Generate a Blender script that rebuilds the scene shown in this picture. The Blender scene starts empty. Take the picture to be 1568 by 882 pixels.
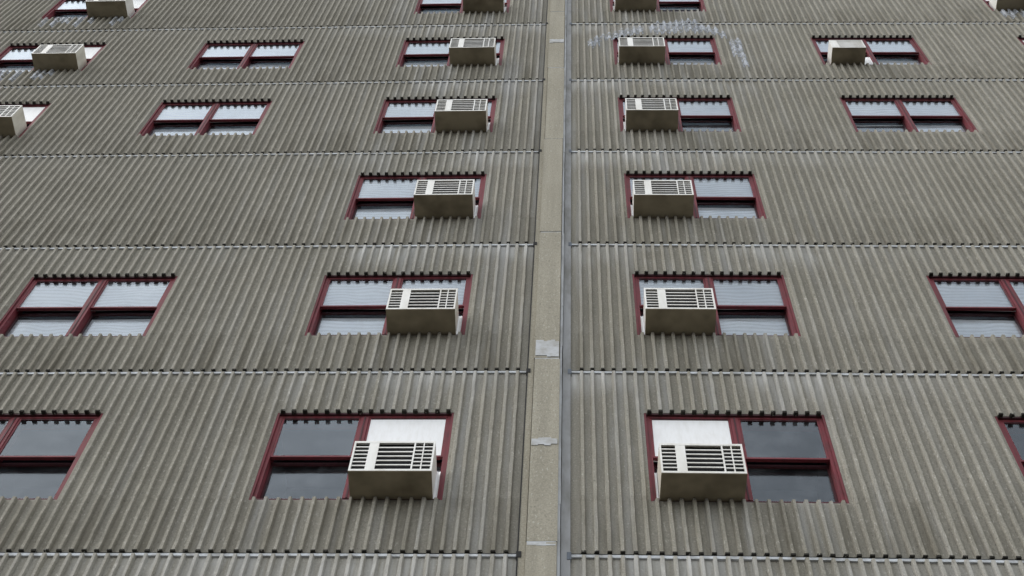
import bpy, math, random
from mathutils import Matrix, Vector
random.seed(7)
scene = bpy.context.scene
scene.view_settings.view_transform = 'Standard'
scene.view_settings.look = 'None'
scene.view_settings.exposure = 0

# ------------------------------------------------------------------ constants
D = 6.88            # camera to facade
EYE = 1.6
F = 2.75            # storey height
Z0 = 8.762 + EYE    # a panel joint
PITCH = 0.1         # rib spacing
RIBD = 0.035        # rib depth
KINK = 0.0068       # the two wings fold back very slightly from the pilaster
SILL, HEAD = 0.72, 2.05
ROWS = list(range(-3, 9))
GROUND = 0.0

def warp(p):
    x, y, z = p
    return (x, y + KINK*abs(x+0.1), z)

# ------------------------------------------------------------------ node helpers
def new_mat(name):
    m = bpy.data.materials.new(name); m.use_nodes = True
    nt = m.node_tree; nt.nodes.clear()
    out = nt.nodes.new('ShaderNodeOutputMaterial')
    return m, nt, out
class N:
    def __init__(s, nt): s.nt = nt
    def add(s, t, **kw):
        n = s.nt.nodes.new(t)
        for k, v in kw.items(): setattr(n, k, v)
        return n
    def link(s, a, b): s.nt.links.new(a, b)
    def setin(s, sock, v):
        if hasattr(v, 'links') or isinstance(v, bpy.types.NodeSocket): s.link(v, sock)
        else: sock.default_value = v
    def math(s, op, a, b=0.0, c=0.0, clamp=False):
        n = s.add('ShaderNodeMath', operation=op); n.use_clamp = clamp
        s.setin(n.inputs[0], a); s.setin(n.inputs[1], b); s.setin(n.inputs[2], c)
        return n.outputs[0]
    def mapr(s, v, a, b, c, d, smooth=False):
        n = s.add('ShaderNodeMapRange')
        if smooth: n.interpolation_type = 'SMOOTHSTEP'
        s.setin(n.inputs['Value'], v)
        for k, x in zip(('From Min','From Max','To Min','To Max'), (a,b,c,d)): n.inputs[k].default_value = x
        return n.outputs['Result']
    def noise(s, vec, scale, detail=4, rough=0.55, mapping=None, loc=(0,0,0)):
        if mapping or loc != (0,0,0):
            m = s.add('ShaderNodeMapping'); s.link(vec, m.inputs['Vector'])
            m.inputs['Scale'].default_value = mapping or (1,1,1)
            m.inputs['Location'].default_value = loc
            vec = m.outputs[0]
        n = s.add('ShaderNodeTexNoise'); s.link(vec, n.inputs['Vector'])
        n.inputs['Scale'].default_value = scale; n.inputs['Detail'].default_value = detail
        n.inputs['Roughness'].default_value = rough
        return n.outputs['Fac']
    def mix(s, fac, a, b, blend='MIX'):
        n = s.add('ShaderNodeMix', data_type='RGBA', blend_type=blend)
        s.setin(n.inputs[0], fac)
        for sock, v in ((n.inputs[6], a), (n.inputs[7], b)):
            if isinstance(v, tuple): sock.default_value = (*v, 1) if len(v) == 3 else v
            else: s.link(v, sock)
        return n.outputs[2]
    def grey(s, v):
        n = s.add('ShaderNodeCombineColor')
        for i in range(3): s.setin(n.inputs[i], v)
        return n.outputs[0]
    def bump(s, h, strength, dist):
        n = s.add('ShaderNodeBump'); n.inputs['Strength'].default_value = strength
        n.inputs['Distance'].default_value = dist; s.link(h, n.inputs['Height'])
        return n.outputs[0]
    def bsdf(s, col, rough=0.6, normal=None, spec=0.5, metal=0.0):
        n = s.add('ShaderNodeBsdfPrincipled')
        if isinstance(col, tuple): n.inputs['Base Color'].default_value = (*col, 1)
        else: s.link(col, n.inputs['Base Color'])
        s.setin(n.inputs['Roughness'], rough)
        n.inputs['Specular IOR Level'].default_value = spec
        n.inputs['Metallic'].default_value = metal
        if normal: s.link(normal, n.inputs['Normal'])
        return n.outputs[0]

def concrete(name, tone=1.0, facade=True, tint=(1,1,1)):
    m, nt, out = new_mat(name); h = N(nt)
    tc = h.add('ShaderNodeNewGeometry'); P = tc.outputs['Position']
    sep = h.add('ShaderNodeSeparateXYZ'); h.link(P, sep.inputs[0])
    X, Y, Z = sep.outputs
    a = tuple(v*tone*t for v, t in zip((0.256, 0.242, 0.203), tint))
    b = tuple(v*tone*t for v, t in zip((0.302, 0.287, 0.247), tint))
    big = h.mapr(h.noise(P, 0.45, 3, 0.6), 0.32, 0.68, 0, 1)
    col = h.mix(big, a, b)
    streak = h.noise(P, 1.0, 4, 0.62, mapping=(9, 3, 0.5))
    col = h.mix(1.0, col, h.grey(h.mapr(streak, 0.3, 0.7, 0.88, 1.10)), 'MULTIPLY')
    fine = h.noise(P, 65, 3, 0.7)
    col = h.mix(1.0, col, h.grey(h.mapr(fine, 0.3, 0.7, 0.80, 1.18)), 'MULTIPLY')
    cn = h.noise(P, 32, 2, 0.6, mapping=(1.6,1,0.7))
    chip = h.mapr(cn, 0.62, 0.70, 0, 0.55)
    col = h.mix(chip, col, (0.50, 0.485, 0.43))
    pit = h.mapr(cn, 0.35, 0.28, 0, 0.5)
    col = h.mix(pit, col, (0.09, 0.083, 0.068))
    if facade:
        t = h.math('FRACT', h.math('DIVIDE', h.math('SUBTRACT', Z, Z0 - 10*F), F))
        near = h.mapr(h.math('ABSOLUTE', h.math('ADD', X, 0.2)), 1.6, 4.6, 1.0, 0.12, True)
        top = h.mapr(t, 0.74, 0.97, 0, 1, True)
        s2 = h.mapr(h.noise(P, 1.0, 3, 0.65, mapping=(14, 3, 0.8), loc=(2, 0, 8)), 0.34, 0.62, 0, 1)
        patch = h.mapr(h.noise(P, 0.9, 2, 0.5, loc=(4, 2, 7)), 0.36, 0.58, 0, 1)
        fac = h.math('MULTIPLY', h.math('MULTIPLY', h.math('MULTIPLY', near, top), s2), patch)
        col = h.mix(h.math('MULTIPLY', fac, 0.85), col, (0.52, 0.52, 0.505))
        s3 = h.mapr(h.noise(P, 1.0, 4, 0.6, mapping=(5, 2, 0.3), loc=(7, 1, 2)), 0.50, 0.72, 0, 0.6)
        col = h.mix(h.math('MULTIPLY', s3, near), col, (0.38, 0.385, 0.385))
        low = h.mapr(t, 0.27, 0.0, 0.6, 1, True)
        low = h.math('MULTIPLY', low, h.mapr(t, 0.27, 0.272, 1, 0))
        s4 = h.mapr(h.noise(P, 1.0, 4, 0.62, mapping=(7, 2, 0.5), loc=(1, 5, 4)), 0.44, 0.66, 0, 0.55)
        col = h.mix(h.math('MULTIPLY', low, s4), col, (0.11, 0.098, 0.07))
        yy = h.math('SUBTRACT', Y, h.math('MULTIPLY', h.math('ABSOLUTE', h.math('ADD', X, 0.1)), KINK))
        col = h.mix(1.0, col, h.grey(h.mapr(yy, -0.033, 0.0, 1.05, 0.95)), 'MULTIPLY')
    nrm = h.bump(cn, 0.6, 0.006)
    h.link(h.bsdf(col, 0.92, nrm, 0.12), out.inputs[0])
    return m

def painted(name, base, dirt=(0.1,0.09,0.07), amount=0.4, rough=0.5, scale=6, streaks=(4,4,1.0), spec=0.4):
    m, nt, out = new_mat(name); h = N(nt)
    P = h.add('ShaderNodeNewGeometry').outputs['Position']
    n1 = h.mapr(h.noise(P, scale, 3, 0.6, mapping=streaks), 0.42, 0.72, 0, amount)
    col = h.mix(n1, base, dirt)
    h.link(h.bsdf(col, rough, None, spec), out.inputs[0])
    return m

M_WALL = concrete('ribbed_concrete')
M_COL = concrete('pilaster_concrete', 1.12, False, (1.0, 0.985, 0.94))
M_PLAIN = concrete('plain_concrete', 0.95, False)
M_CAULK = painted('joint_sealant', (0.56, 0.59, 0.62), (0.19, 0.185, 0.17), 0.95, 0.7, 3, (2,2,3))
M_SEAM = painted('old_grey_sealant', (0.28, 0.285, 0.29), (0.15, 0.148, 0.135), 0.8, 0.8, 2, (3,3,1.2))
M_LIGHTCAULK = painted('pale_sealant', (0.50, 0.52, 0.54), (0.28, 0.28, 0.27), 0.9, 0.7, 3, (3,3,1))
M_RED = painted('maroon_painted_frame', (0.170, 0.030, 0.040), (0.08, 0.028, 0.028), 0.7, 0.6, spec=0.25)
M_REDDK = painted('dark_maroon_rail', (0.060, 0.015, 0.02), (0.02, 0.01, 0.01), 0.5, 0.5, spec=0.2)
M_WHITE = painted('white_enamel', (0.80, 0.795, 0.76), (0.52, 0.49, 0.42), 0.55, 0.4, 2)
M_CREAM = painted('cream_enamel', (0.70, 0.675, 0.59), (0.45, 0.41, 0.33), 0.6, 0.4, 2)
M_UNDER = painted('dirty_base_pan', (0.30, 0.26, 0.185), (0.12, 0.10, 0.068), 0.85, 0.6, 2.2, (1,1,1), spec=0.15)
M_DARK = painted('condenser_coil', (0.012, 0.012, 0.013), (0.03, 0.028, 0.024), 0.5, 0.7, spec=0.1)
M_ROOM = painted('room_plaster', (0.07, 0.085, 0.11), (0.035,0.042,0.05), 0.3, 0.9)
M_FILL = painted('white_filler_panel', (0.82, 0.83, 0.84), (0.6,0.59,0.56), 0.3, 0.5)
M_JOINTDARK = painted('dark_seam_and_joint_shade', (0.02, 0.02, 0.02), (0.012,0.012,0.012), 0.5, 0.9)  # near-black for pilaster seams; in panel joints it stands in for ledge shadow

def blind_mat():
    m, nt, out = new_mat('venetian_blind'); h = N(nt)
    P = h.add('ShaderNodeNewGeometry').outputs['Position']
    col = h.mix(h.mapr(h.noise(P, 1.3, 2), 0.35, 0.65, 0, 1), (0.74,0.77,0.81), (0.90,0.91,0.92))
    wv = h.add('ShaderNodeTexWave', wave_type='BANDS', bands_direction='Z')
    h.link(P, wv.inputs['Vector']); wv.inputs['Scale'].default_value=4.5; wv.inputs['Distortion'].default_value=9
    wv.inputs['Detail'].default_value=1; wv.inputs['Detail Scale'].default_value=0.5
    col = h.mix(1.0, col, h.grey(h.mapr(wv.outputs['Fac'],0,1,0.76,1.0)), 'MULTIPLY')
    h.link(h.bsdf(col, 0.6), out.inputs[0]); return m
M_BLIND = blind_mat()
def glass_mat():
    m, nt, out = new_mat('window_glass'); h = N(nt)
    P = h.add('ShaderNodeNewGeometry').outputs['Position']
    w = h.noise(P, 1.8, 2, 0.5)
    n = h.bump(w, 0.35, 0.02)
    fr = h.add('ShaderNodeFresnel'); fr.inputs['IOR'].default_value = 1.52; h.link(n, fr.inputs['Normal'])
    fac = h.math('MULTIPLY', fr.outputs[0], 1.5, clamp=True)
    dirt = h.mapr(h.noise(P, 4, 4, 0.65), 0.45, 0.8, 0.02, 0.2)
    g = h.add('ShaderNodeBsdfGlossy'); g.inputs['Roughness'].default_value = 0.12; h.link(n, g.inputs['Normal'])
    g.inputs['Color'].default_value=(0.84,0.93,1,1)
    t = h.add('ShaderNodeBsdfTransparent'); t.inputs[0].default_value = (0.93, 0.95, 0.97, 1)
    d = h.add('ShaderNodeBsdfDiffuse'); d.inputs[0].default_value = (0.30, 0.32, 0.34, 1)
    mx0 = h.add('ShaderNodeMixShader'); h.link(dirt, mx0.inputs[0]); h.link(t.outputs[0], mx0.inputs[1]); h.link(d.outputs[0], mx0.inputs[2])
    mx = h.add('ShaderNodeMixShader'); h.link(fac, mx.inputs[0])
    h.link(mx0.outputs[0], mx.inputs[1]); h.link(g.outputs[0], mx.inputs[2])
    h.link(mx.outputs[0], out.inputs[0]); return m
M_GLASS = glass_mat()
def smear_mat():
    m, nt, out = new_mat('lime_smear'); h = N(nt)
    P = h.add('ShaderNodeNewGeometry').outputs['Position']
    f = h.mapr(h.noise(P, 7, 4, 0.7), 0.38, 0.54, 0, 0.8)
    b = h.bsdf((0.52, 0.55, 0.60), 0.8)
    t = h.add('ShaderNodeBsdfTransparent')
    mx = h.add('ShaderNodeMixShader'); h.link(f, mx.inputs[0]); h.link(t.outputs[0], mx.inputs[1]); h.link(b, mx.inputs[2])
    h.link(mx.outputs[0], out.inputs[0]); return m
M_SMEAR = smear_mat()

# ------------------------------------------------------------------ mesh helper
class MB:
    def __init__(s): s.v=[]; s.f=[]; s.mi=[]
    def quad(s, a, b, c, d, mi=0):
        i=len(s.v); s.v += [a,b,c,d]; s.f.append((i,i+1,i+2,i+3)); s.mi.append(mi)
    def poly(s, pts, mi=0):
        i=len(s.v); s.v += pts; s.f.append(tuple(range(i,i+len(pts)))); s.mi.append(mi)
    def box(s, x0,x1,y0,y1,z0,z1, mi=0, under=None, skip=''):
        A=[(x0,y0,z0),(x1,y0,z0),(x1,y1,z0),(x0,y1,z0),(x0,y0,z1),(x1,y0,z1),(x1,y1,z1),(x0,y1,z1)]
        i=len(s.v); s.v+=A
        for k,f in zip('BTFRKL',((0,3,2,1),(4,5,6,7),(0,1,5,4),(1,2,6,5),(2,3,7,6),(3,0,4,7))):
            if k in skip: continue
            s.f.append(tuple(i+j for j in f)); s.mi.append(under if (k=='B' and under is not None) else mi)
    def obj(s, name, mats, parent=None, dowarp=True, bevel=0):
        me=bpy.data.meshes.new(name)
        me.from_pydata([warp(p) for p in s.v] if dowarp else s.v, [], s.f)
        for m in mats: me.materials.append(m)
        me.polygons.foreach_set('material_index', s.mi)
        me.update()
        o=bpy.data.objects.new(name, me); scene.collection.objects.link(o)
        if parent: o.parent=parent
        return o

building = bpy.data.objects.new('apartment_building', None); scene.collection.objects.link(building)

# ------------------------------------------------------------------ window layout
COLS = {'L3':-9.06,'L2':-5.86,'L1':-2.66,'R1':0.64,'R2':3.74,'R3':6.94}
WW = 1.6
def has_window(col,row):
    if col in ('L2','R2') and row % 3 == 2: return False
    return True
XL0, XL1 = -14.46, -0.46
XR0, XR1 = 0.04, 14.04
def windows_in(row):
    return [(COLS[c], COLS[c]+WW) for c in COLS if has_window(c,row)]

# ------------------------------------------------------------------ ribbed wall
wall = MB()
def prof(ox, j1=0, j2=0, jd=0):
    return [(ox,0),(ox+0.028+j1,0),(ox+0.038+j1,-RIBD+jd),(ox+0.062+j2,-RIBD+jd),(ox+0.072+j2,0),(ox+PITCH,0)]
def rib_segment(mb, ox, za, zb, fine, joint_top=True):
    n = max(1, int((zb-za)/0.11)) if fine else 1
    rings=[]
    for i in range(n+1):
        z = za+(zb-za)*i/n
        if fine:
            j1=random.uniform(-.0022,.0022); j2=random.uniform(-.0022,.0022); jd=random.uniform(-.002,.002)
            if random.random()<0.07: jd+=0.008
        else: j1=j2=jd=0
        rings.append([(x,y,z) for x,y in prof(ox,j1,j2,jd)])
    base=len(mb.v)
    for r in rings: mb.v += r
    for i in range(n):
        for k in range(5):
            a=base+i*6+k; mb.f.append((a,a+1,a+7,a+6)); mb.mi.append(0)
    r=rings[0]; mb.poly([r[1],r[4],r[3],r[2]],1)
    r=rings[-1]; mb.poly([r[1],r[2],r[3],r[4]],0)
G=0.024
for row in ROWS:
    zj = Z0 + row*F
    a, b = zj+G, zj+F-G
    if row == ROWS[0]: a = GROUND
    fine = -1 <= row <= 6
    wins = windows_in(row)
    for (s,e) in ((XL0,XL1),(XR0,XR1)):
        n = int(round((e-s)/PITCH))
        for i in range(n):
            ox = s+i*PITCH; cx = ox+PITCH/2
            fx = fine and abs(cx)<10.5
            w = [q for q in wins if q[0]<cx<q[1]]
            dz = random.uniform(-.007,.005)
            if w:
                rib_segment(wall, ox, a, zj+SILL, fx); rib_segment(wall, ox, zj+HEAD, b, fx)
                wall.box(ox+.031,ox+.069,-RIBD-.003,0.0,zj+HEAD-.024+dz,zj+HEAD-.0005,1)
            else:
                rib_segment(wall, ox, a, b, fx)
            if row!=ROWS[0]: wall.box(ox+.032,ox+.069,-RIBD-.002,-0.004,a-.017+dz,a-.0005,1)  # drip nose added in near-black to enlarge the shadow under the rib
    wall.quad((XL1,0,a),(-0.425,0,a),(-0.425,0,b),(XL1,0,b))
    wall.quad((-0.012,0,a),(XR0,0,a),(XR0,0,b),(-0.012,0,b))
M_RIBEND = concrete('rib_end_dirt_and_shade', 0.10, False)  # near-black concrete copy: dirt and underside shadow put into the colour
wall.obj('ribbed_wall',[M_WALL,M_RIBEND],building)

joints = MB()
for row in ROWS[1:]+[ROWS[-1]+1]:
    zj = Z0+row*F
    for (s,e) in ((XL0,-0.425),(-0.012,XR1)):
        n=int((e-s)/0.5)
        for i in range(n):
            x0=s+(e-s)*i/n; x1=s+(e-s)*(i+1)/n
            d=random.uniform(0.001,0.006)
            joints.box(x0,x1,-0.014-d,0.02,zj-G-0.010+random.uniform(-.003,.003),zj-0.003,0)
            joints.quad((x0,0.014,zj-.003),(x1,0.014,zj-.003),(x1,0.014,zj+G+.001),(x0,0.014,zj+G+.001),1)  # ledge shadow painted as a near-black strip above the sealant
            joints.quad((x0,0.014,zj+G+.001),(x1,0.014,zj+G+.001),(x1,-0.003,zj+G+.001),(x0,-0.003,zj+G+.001),1)
joints.obj('panel_joints',[M_CAULK,M_JOINTDARK],building)

# ------------------------------------------------------------------ pilaster
pil = MB()
TOPZ = Z0+(ROWS[-1]+1)*F
jz = [8.82-2.84*2, 8.82-2.84, 8.82,11.62,14.42,17.25,20.1,22.95,25.8,28.6,31.4]
jz = [GROUND]+[z+EYE for z in jz]+[TOPZ]
for i in range(len(jz)-1):
    d=random.uniform(-0.005,0.005)
    pil.box(-0.356+d,-0.118+d,-0.09+random.uniform(-.003,.003),0.1,jz[i]+0.010,jz[i+1]-0.010,0)
    if i: pil.box(-0.351,-0.123,-0.0865,0.1,jz[i]-0.0095,jz[i]+0.0095,1)
for (za,zb2,n_) in ((11.66,11.94,6),(21.28,21.42,4),(10.16,10.24,4),(8.76,8.80,3)):
    for i in range(n_):
        xa=-0.348+0.222*i/n_; xb=-0.348+0.222*(i+1)/n_
        pil.box(xa,xb,-0.0945-i*.0001,-0.08,za+EYE+random.uniform(-.02,.015),zb2+EYE+random.uniform(-.015,.025),3)
pil.box(-0.424,-0.360,-0.03,0.1,GROUND,TOPZ,0)
pil.box(-0.4246,-0.414,-0.034,0.1,GROUND,TOPZ,4)
z=GROUND
while z<TOPZ:
    z2=min(TOPZ,z+random.uniform(.3,1.0)); q=random.uniform(0,.006)
    pil.box(-0.1155,-0.096+q,-0.05-q,0.1,z,z2-.001,1); z=z2
pil.box(-0.088,-0.013,-0.026,0.1,GROUND,TOPZ,2)
for row in ROWS[1:]:
    zj=Z0+row*F
    pil.box(-0.430,-0.39,-0.036,0.05,zj-0.06,zj+0.01,4); pil.box(-0.04,-0.006,-0.030,0.05,zj-0.08,zj+0.01,5)
pil.obj('pilaster',[M_COL,M_LIGHTCAULK,M_SEAM,painted('mortar_patch',(0.46,0.475,0.49),(0.28,0.27,0.24),0.9,0.8,3,(3,3,3)),M_JOINTDARK,
    painted('blue_grey_sealant',(0.12,0.14,0.17),(0.06,0.06,0.06),0.5,0.8)],building)

# ------------------------------------------------------------------ shell
sh = MB()
sh.box(XL0-0.2,XL0-0.002,-0.03,12,GROUND,TOPZ,0); sh.box(XR1+0.002,XR1+0.2,-0.03,12,GROUND,TOPZ,0)
sh.box(XL0-0.2,XR1+0.2,12.002,12.2,GROUND,TOPZ,0)
sh.box(XL0-0.25,XR1+0.25,-0.08,12.25,TOPZ+0.02,TOPZ+0.5,0)
sh.quad((XL0,1.6,GROUND),(XR1,1.6,GROUND),(XR1,1.6,TOPZ),(XL0,1.6,TOPZ),0)
for row in ROWS:
    zj=Z0+row*F
    sh.box(XL0,XR1,0.18,1.59,zj+0.02,zj+0.2,0)
sh.obj('building_shell',[M_PLAIN],building)

# ------------------------------------------------------------------ windows
AC = {}
for r in range(-3,9):
    AC[('L1',r)]=('R',0); AC[('R1',r)]=('L',0)
for r in (3,4,5): AC[('L3',r)]=('R',0)
for r in (5,4): AC[('R3',r)]=('L',0)
AC[('R2',4)]=('L',1)
blinds_fix = {('L1',0):(0.0,1),('R1',0):(1,0.0),('L2',0):(0,0),('R2',0):(0,0),('L2',1):(1,1),('L1',1):(1,1),('R1',1):(1,1),
  ('R2',1):(1,1),('L1',2):(1,1),('R1',2):(1,1),('L2',3):(1,1),('L1',3):(.8,1),('R1',3):(1,.5),('R2',3):(.55,1),
  ('L2',4):(1,.7),('L1',4):(1,1),('R1',4):(1,1),('R2',4):(.5,1)}

def build_ac(x0,x1,zs,small):
    """window air conditioner, rear sticking out of the window"""
    mb=MB()
    hgt=0.33 if small else 0.405+random.uniform(-.012,.012)
    dep=0.27 if small else 0.30+random.uniform(-.012,.015)
    yb=0.14; yf=-dep
    tilt=random.uniform(.012,.032); sk=random.uniform(-.009,.009)
    z0=zs+0.012; z1=z0+hgt
    w=x1-x0
    t=0.012
    mb.box(x0,x0+t,yf+0.012,yb,z0,z1,0)
    mb.box(x1-t,x1,yf+0.012,yb,z0,z1,0)
    mb.box(x0,x1,yf+0.012,yb,z1+0.0005,z1+t,0)
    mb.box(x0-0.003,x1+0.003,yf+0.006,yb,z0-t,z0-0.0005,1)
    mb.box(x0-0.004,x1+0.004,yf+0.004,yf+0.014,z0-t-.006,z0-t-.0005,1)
    b=0.014
    mb.box(x0-0.002,x1+0.002,yf,yf+0.011,z1-b,z1+t,2)
    mb.box(x0-0.002,x1+0.002,yf,yf+0.011,z0-t,z0+b*0.9,2)
    mb.box(x0-0.002,x0+b,yf,yf+0.011,z0+b*0.9+.0005,z1-b-.0005,2)
    mb.box(x1-b,x1+0.002,yf,yf+0.011,z0+b*0.9+.0005,z1-b-.0005,2)
    mb.box(x0+t+.001,x1-t-.001,yf+0.03,yf+0.05,z0+.001,z1-.001,3)
    ga,gb=z0+b*0.9+.001,z1-b-.001
    xi0,xi1=x0+b+.001,x1-b-.001; wi=xi1-xi0
    if small:
        nb=9
        for i in range(1,nb):
            z=ga+(gb-ga)*i/nb; mb.box(xi0,xi1,yf+.003,yf+.010,z-.010,z+.010,2)
        mb.box(xi0,xi0+wi*.2,yf+.001,yf+.011,ga,gb,2)
    else:
        f=lambda u: xi0+wi*u
        mb.box(f(0.175),f(0.30),yf+.001,yf+.0105,ga,gb,2)
        mb.box(f(0.755),f(0.775),yf+.001,yf+.0105,ga,gb,2)
        mb.box(f(0.875),f(0.89),yf+.001,yf+.0105,ga,gb,2)
        for (u0,u1,nb,th) in ((0,0.174,7,.0065),(0.301,0.754,6,.007),(0.776,0.874,7,.0065),(0.891,1.0,7,.0065)):
            for i in range(1,nb):
                z=ga+(gb-ga)*i/nb
                mb.box(f(u0),f(u1),yf+.003,yf+.010,z-th,z+th,2)
    ws=[]
    for (x,y,z) in mb.v:
        k=max(0.0,-y)/dep
        ws.append((x+sk*k, y, z-tilt*k))
    mb.v=ws
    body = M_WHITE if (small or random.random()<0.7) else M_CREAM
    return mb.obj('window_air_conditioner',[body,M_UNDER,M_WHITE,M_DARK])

frames=MB(); glass=MB(); blinds=MB(); rooms=MB(); fill=MB()
REC=0.022
FY=REC
for c in COLS:
    for row in ROWS:
        if not has_window(c,row): continue
        x0=COLS[c]; x1=x0+WW; zj=Z0+row*F; zs=zj+SILL; zh=zj+HEAD
        frames.box(x0+0.001,x0+0.02,0.002,0.16,zs,zh,0); frames.box(x1-0.02,x1-0.001,0.002,0.16,zs,zh,0)
        frames.box(x0+.02,x1-.02,0.003,0.16,zh-0.02,zh-.001,1)
        frames.box(x0+.021,x1-.021,0.003,0.16,zs+.001,zs+0.02,1)
        fw=0.050
        frames.box(x0+0.021,x0+fw,FY,0.15,zs+.021,zh-.021,0); frames.box(x1-fw,x1-0.021,FY,0.15,zs+.021,zh-.021,0)
        frames.box(x0+fw,x1-fw,FY+.001,0.15,zh-fw,zh-.021,0); frames.box(x0+fw,x1-fw,FY+.001,0.15,zs+.021,zs+fw,0)
        xm=(x0+x1)/2
        frames.box(xm-0.034,xm+0.034,FY-0.006,0.15,zs+fw+.001,zh-fw-.001,0)
        frames.box(xm-0.006,xm+0.006,FY-0.012,FY-0.0065,zs+fw+.001,zh-fw-.001,1)
        zb,zt=zs+fw,zh-fw
        zm=zs+0.665
        ac=AC.get((c,row))
        bl=blinds_fix.get((c,row),(random.choice((1,.9,.55,.8)),random.choice((1,.9,.55,.8))))
        for side,(a,b) in (('L',(x0+fw,xm-0.034)),('R',(xm+0.034,x1-fw))):
            isac = ac and ac[0]==side
            s=0.020
            y0=FY+0.004
            frames.box(a+.001,a+s,y0,y0+.03,zm,zt-.001,0); frames.box(b-s,b-.001,y0,y0+.03,zm,zt-.001,0)
            frames.box(a+s,b-s,y0+.001,y0+.03,zt-s,zt-.001,1); frames.box(a+s,b-s,y0+.001,y0+.035,zm,zm+0.022,0)
            glass.quad((a+s,y0+.008,zm+.022),(b-s,y0+.008,zm+.022),(b-s,y0+.008,zt-s),(a+s,y0+.008,zt-s))
            y1=FY+0.085
            lo = zb if not isac else zs+0.45
            frames.box(a+.001,a+s,y1,y1+.03,lo,zm+.03,1); frames.box(b-s,b-.001,y1,y1+.03,lo,zm+.03,1)
            frames.box(a+s,b-s,y1+.001,y1+.03,zm-.02,zm+.029,1); frames.box(a+s,b-s,y1+.001,y1+.03,lo,lo+s,1)
            if zm-.02 > lo+s: glass.quad((a+s,y1+.008,lo+s),(b-s,y1+.008,lo+s),(b-s,y1+.008,zm-.02),(a+s,y1+.008,zm-.02))
            k = bl[0 if side=='L' else 1]
            if k>0.05:
                sag=random.uniform(-.012,.012)
                zc=zt+0.02; zlow=zc-(zc-zb)*k; z=zc
                while z>zlow:
                    yb_ = (y0+.034) if z>zm+.03 else y1+.033
                    if not (zm-.03<z<=zm+.03):
                        blinds.quad((a-.01,yb_,z+sag),(b+.01,yb_,z-sag),(b+.01,yb_+.006,z-sag-0.026),(a-.01,yb_+.006,z+sag-0.026))
                    z-=0.0275
            if isac:
                small=ac[1]
                if c[0]=='L': ax1=b+0.034-0.055+random.uniform(-.018,.012)-.01; ax0=ax1-0.675
                else: ax0=a+0.014+random.uniform(-.01,.018); ax1=ax0+0.68
                if small: ax0=a+0.07; ax1=ax0+0.49
                if c=='L3': ax0+=.02; ax1+=.02
                build_ac(ax0,ax1,zs+0.02,small)
                for (p,q) in ((a,ax0-.002),(ax1+.002,b)):
                    if q-p>0.01 and not (small and p==a):
                        n=max(2,int((q-p)/0.012))
                        for i in range(n):
                            u0=p+(q-p)*i/n; u1=p+(q-p)*(i+1)/n
                            fill.quad((u0,.03+.008*(i%2),zb),(u1,.03+.008*((i+1)%2),zb),(u1,.03+.008*((i+1)%2),zs+0.45),(u0,.03+.008*(i%2),zs+0.45))
                if not small:
                    fill.box(ax0,ax1,0.07,0.09,zs+0.445,zs+0.47,0)
                if row in (0,) or c in ('L3','R3'):
                    fill.box(a+s+.001,b-s-.001,y0+.004,y0+.016,zm+.023,zt-s-.001,0)
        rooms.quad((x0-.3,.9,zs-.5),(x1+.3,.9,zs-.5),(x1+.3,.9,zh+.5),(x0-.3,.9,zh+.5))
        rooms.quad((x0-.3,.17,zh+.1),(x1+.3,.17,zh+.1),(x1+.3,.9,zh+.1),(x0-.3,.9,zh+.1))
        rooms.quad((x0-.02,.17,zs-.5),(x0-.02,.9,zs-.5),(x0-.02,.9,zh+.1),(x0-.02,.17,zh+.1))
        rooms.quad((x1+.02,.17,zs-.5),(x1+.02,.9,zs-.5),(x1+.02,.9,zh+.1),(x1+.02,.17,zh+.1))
frames.obj('window_frames',[M_RED,M_REDDK],building)
glass.obj('window_panes',[M_GLASS],building)
blinds.obj('window_blinds',[M_BLIND],building)
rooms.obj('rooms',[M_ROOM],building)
fill.obj('filler_panels',[M_FILL],building)

# ------------------------------------------------------------------ lime / sealant smears on the ribs
sm=MB()
def smear_at(x,z0,z1):
    s = XR0 if x>0 else XL0
    i=int((x-s)/PITCH); ox=s+i*PITCH
    P=[(ox+.004,-.004),(ox+.0245,-.0045),(ox+.034,-RIBD-.005),(ox+.066,-RIBD-.005),(ox+.0755,-.0045),(ox+.096,-.004)]
    for k in range(5):
        (xa,ya),(xb,yb)=P[k],P[k+1]
        sm.quad((xa,ya,z0),(xb,yb,z0),(xb,yb,z1),(xa,ya,z1))
path=[(.20,21.42),(.87,22.02),(1.3,22.25),(1.9,22.42),(2.35,22.05),(2.5,21.75),(2.58,21.3)]
for (xa,za),(xb,zb) in zip(path,path[1:]):
    n=max(1,int(abs(xb-xa)/PITCH+.5))
    for i in range(n):
        x=xa+(xb-xa)*(i+.5)/n; z=za+(zb-za)*(i+.5)/n+EYE
        th = 0.14 if not 1.25<x<2.1 else 0.27
        smear_at(x,z-th-random.uniform(0,.06),z+th+random.uniform(0,.06))
smear_at(2.59,20.35+EYE,21.45+EYE)
smear_at(2.49,20.85+EYE,21.6+EYE)
for r in (4,5):
    for i in range(14):
        x=-8.9+i*.1; z=Z0+r*F+SILL
        if random.random()<.6: smear_at(x,z-random.uniform(.2,.5),z-.01)
for i in range(10): smear_at(7.1+i*.1, Z0+5*F+SILL-random.uniform(.2,.5), Z0+5*F+SILL-.01)
sm.obj('lime_smears',[M_SMEAR],building)

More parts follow.
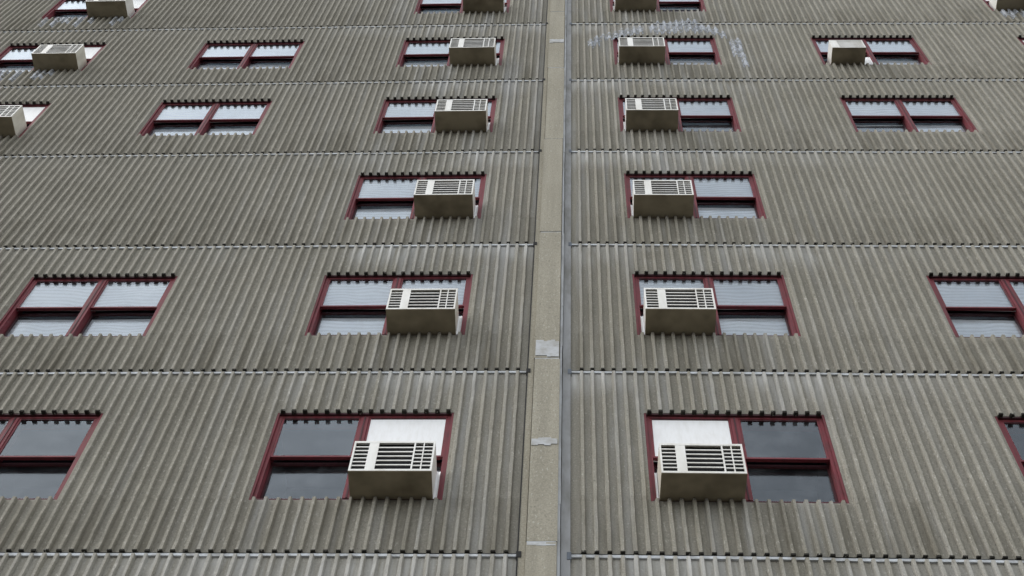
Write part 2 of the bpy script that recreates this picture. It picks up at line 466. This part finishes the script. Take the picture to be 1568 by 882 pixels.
# ------------------------------------------------------------------ ground
m,nt,out=new_mat('asphalt'); h=N(nt)
P=h.add('ShaderNodeNewGeometry').outputs['Position']
c1=h.mix(h.noise(P,0.6,5),(0.04,0.04,0.042),(0.075,0.073,0.07))
h.link(h.bsdf(c1,0.9,h.bump(h.noise(P,60,4),0.5,0.01)),out.inputs[0]); M_ASPH=m
g=MB(); g.quad((-400,-400,-0.12),(400,-400,-0.12),(400,400,-0.12),(-400,400,-0.12)); g.obj('road',[M_ASPH],None,False)
g=MB()
for i in range(-20,20):
    for j in range(3): g.box(i*1.5+.004,i*1.5+1.496,-4.6+j*1.5+.004,-4.6+j*1.5+1.496,-0.118,-0.001,0)
g.box(-30,30,-4.75,-4.6,-0.118,0.002,0)
g.obj('pavement',[M_PLAIN],None,False)

# ------------------------------------------------------------------ world, sun (overcast)
w=bpy.data.worlds.new('World'); scene.world=w; w.use_nodes=True
nt=w.node_tree; nt.nodes.clear(); h=N(nt)
sky=h.add('ShaderNodeTexSky'); sky.sky_type='NISHITA'; sky.sun_disc=False
SE,SR=math.radians(50),math.radians(255)
sky.sun_elevation=SE; sky.sun_rotation=SR; sky.dust_density=1.5; sky.air_density=1.5
hs=h.add('ShaderNodeHueSaturation'); hs.inputs['Saturation'].default_value=0.2; hs.inputs['Value'].default_value=2.0
h.link(sky.outputs[0],hs.inputs['Color'])
tc=h.add('ShaderNodeTexCoord')
cl=h.mapr(h.noise(tc.outputs['Generated'],2.6,5,0.6),0.3,0.7,0.75,1.3)
mixc=h.mix(1.0,hs.outputs[0],h.grey(cl),'MULTIPLY')
bg=h.add('ShaderNodeBackground'); bg.inputs['Strength'].default_value=0.15
h.link(mixc,bg.inputs[0]); o=h.add('ShaderNodeOutputWorld'); h.link(bg.outputs[0],o.inputs[0])
sd=bpy.data.lights.new('sun','SUN'); sd.energy=0.8; sd.angle=math.radians(25); sd.color=(1,.96,.9)
so=bpy.data.objects.new('sun',sd); scene.collection.objects.link(so)
dirv=Vector((math.sin(SR)*math.cos(SE), math.cos(SR)*math.cos(SE), math.sin(SE)))
so.rotation_euler=dirv.to_track_quat('Z','Y').to_euler()

# ------------------------------------------------------------------ camera
cd=bpy.data.cameras.new('camera'); cam=bpy.data.objects.new('camera',cd); scene.collection.objects.link(cam)
cd.sensor_width=36; cd.lens=50; cd.clip_end=2000
R=Vector((.99911,.01947,.03744)).normalized(); Fw=Vector((-.0422,.46107,.88634)).normalized()
U=R.cross(Fw); U.normalize(); R=Fw.cross(U)
mat=Matrix(((R.x,U.x,-Fw.x,0),(R.y,U.y,-Fw.y,-D),(R.z,U.z,-Fw.z,EYE),(0,0,0,1)))
cam.matrix_world=mat
scene.camera=cam
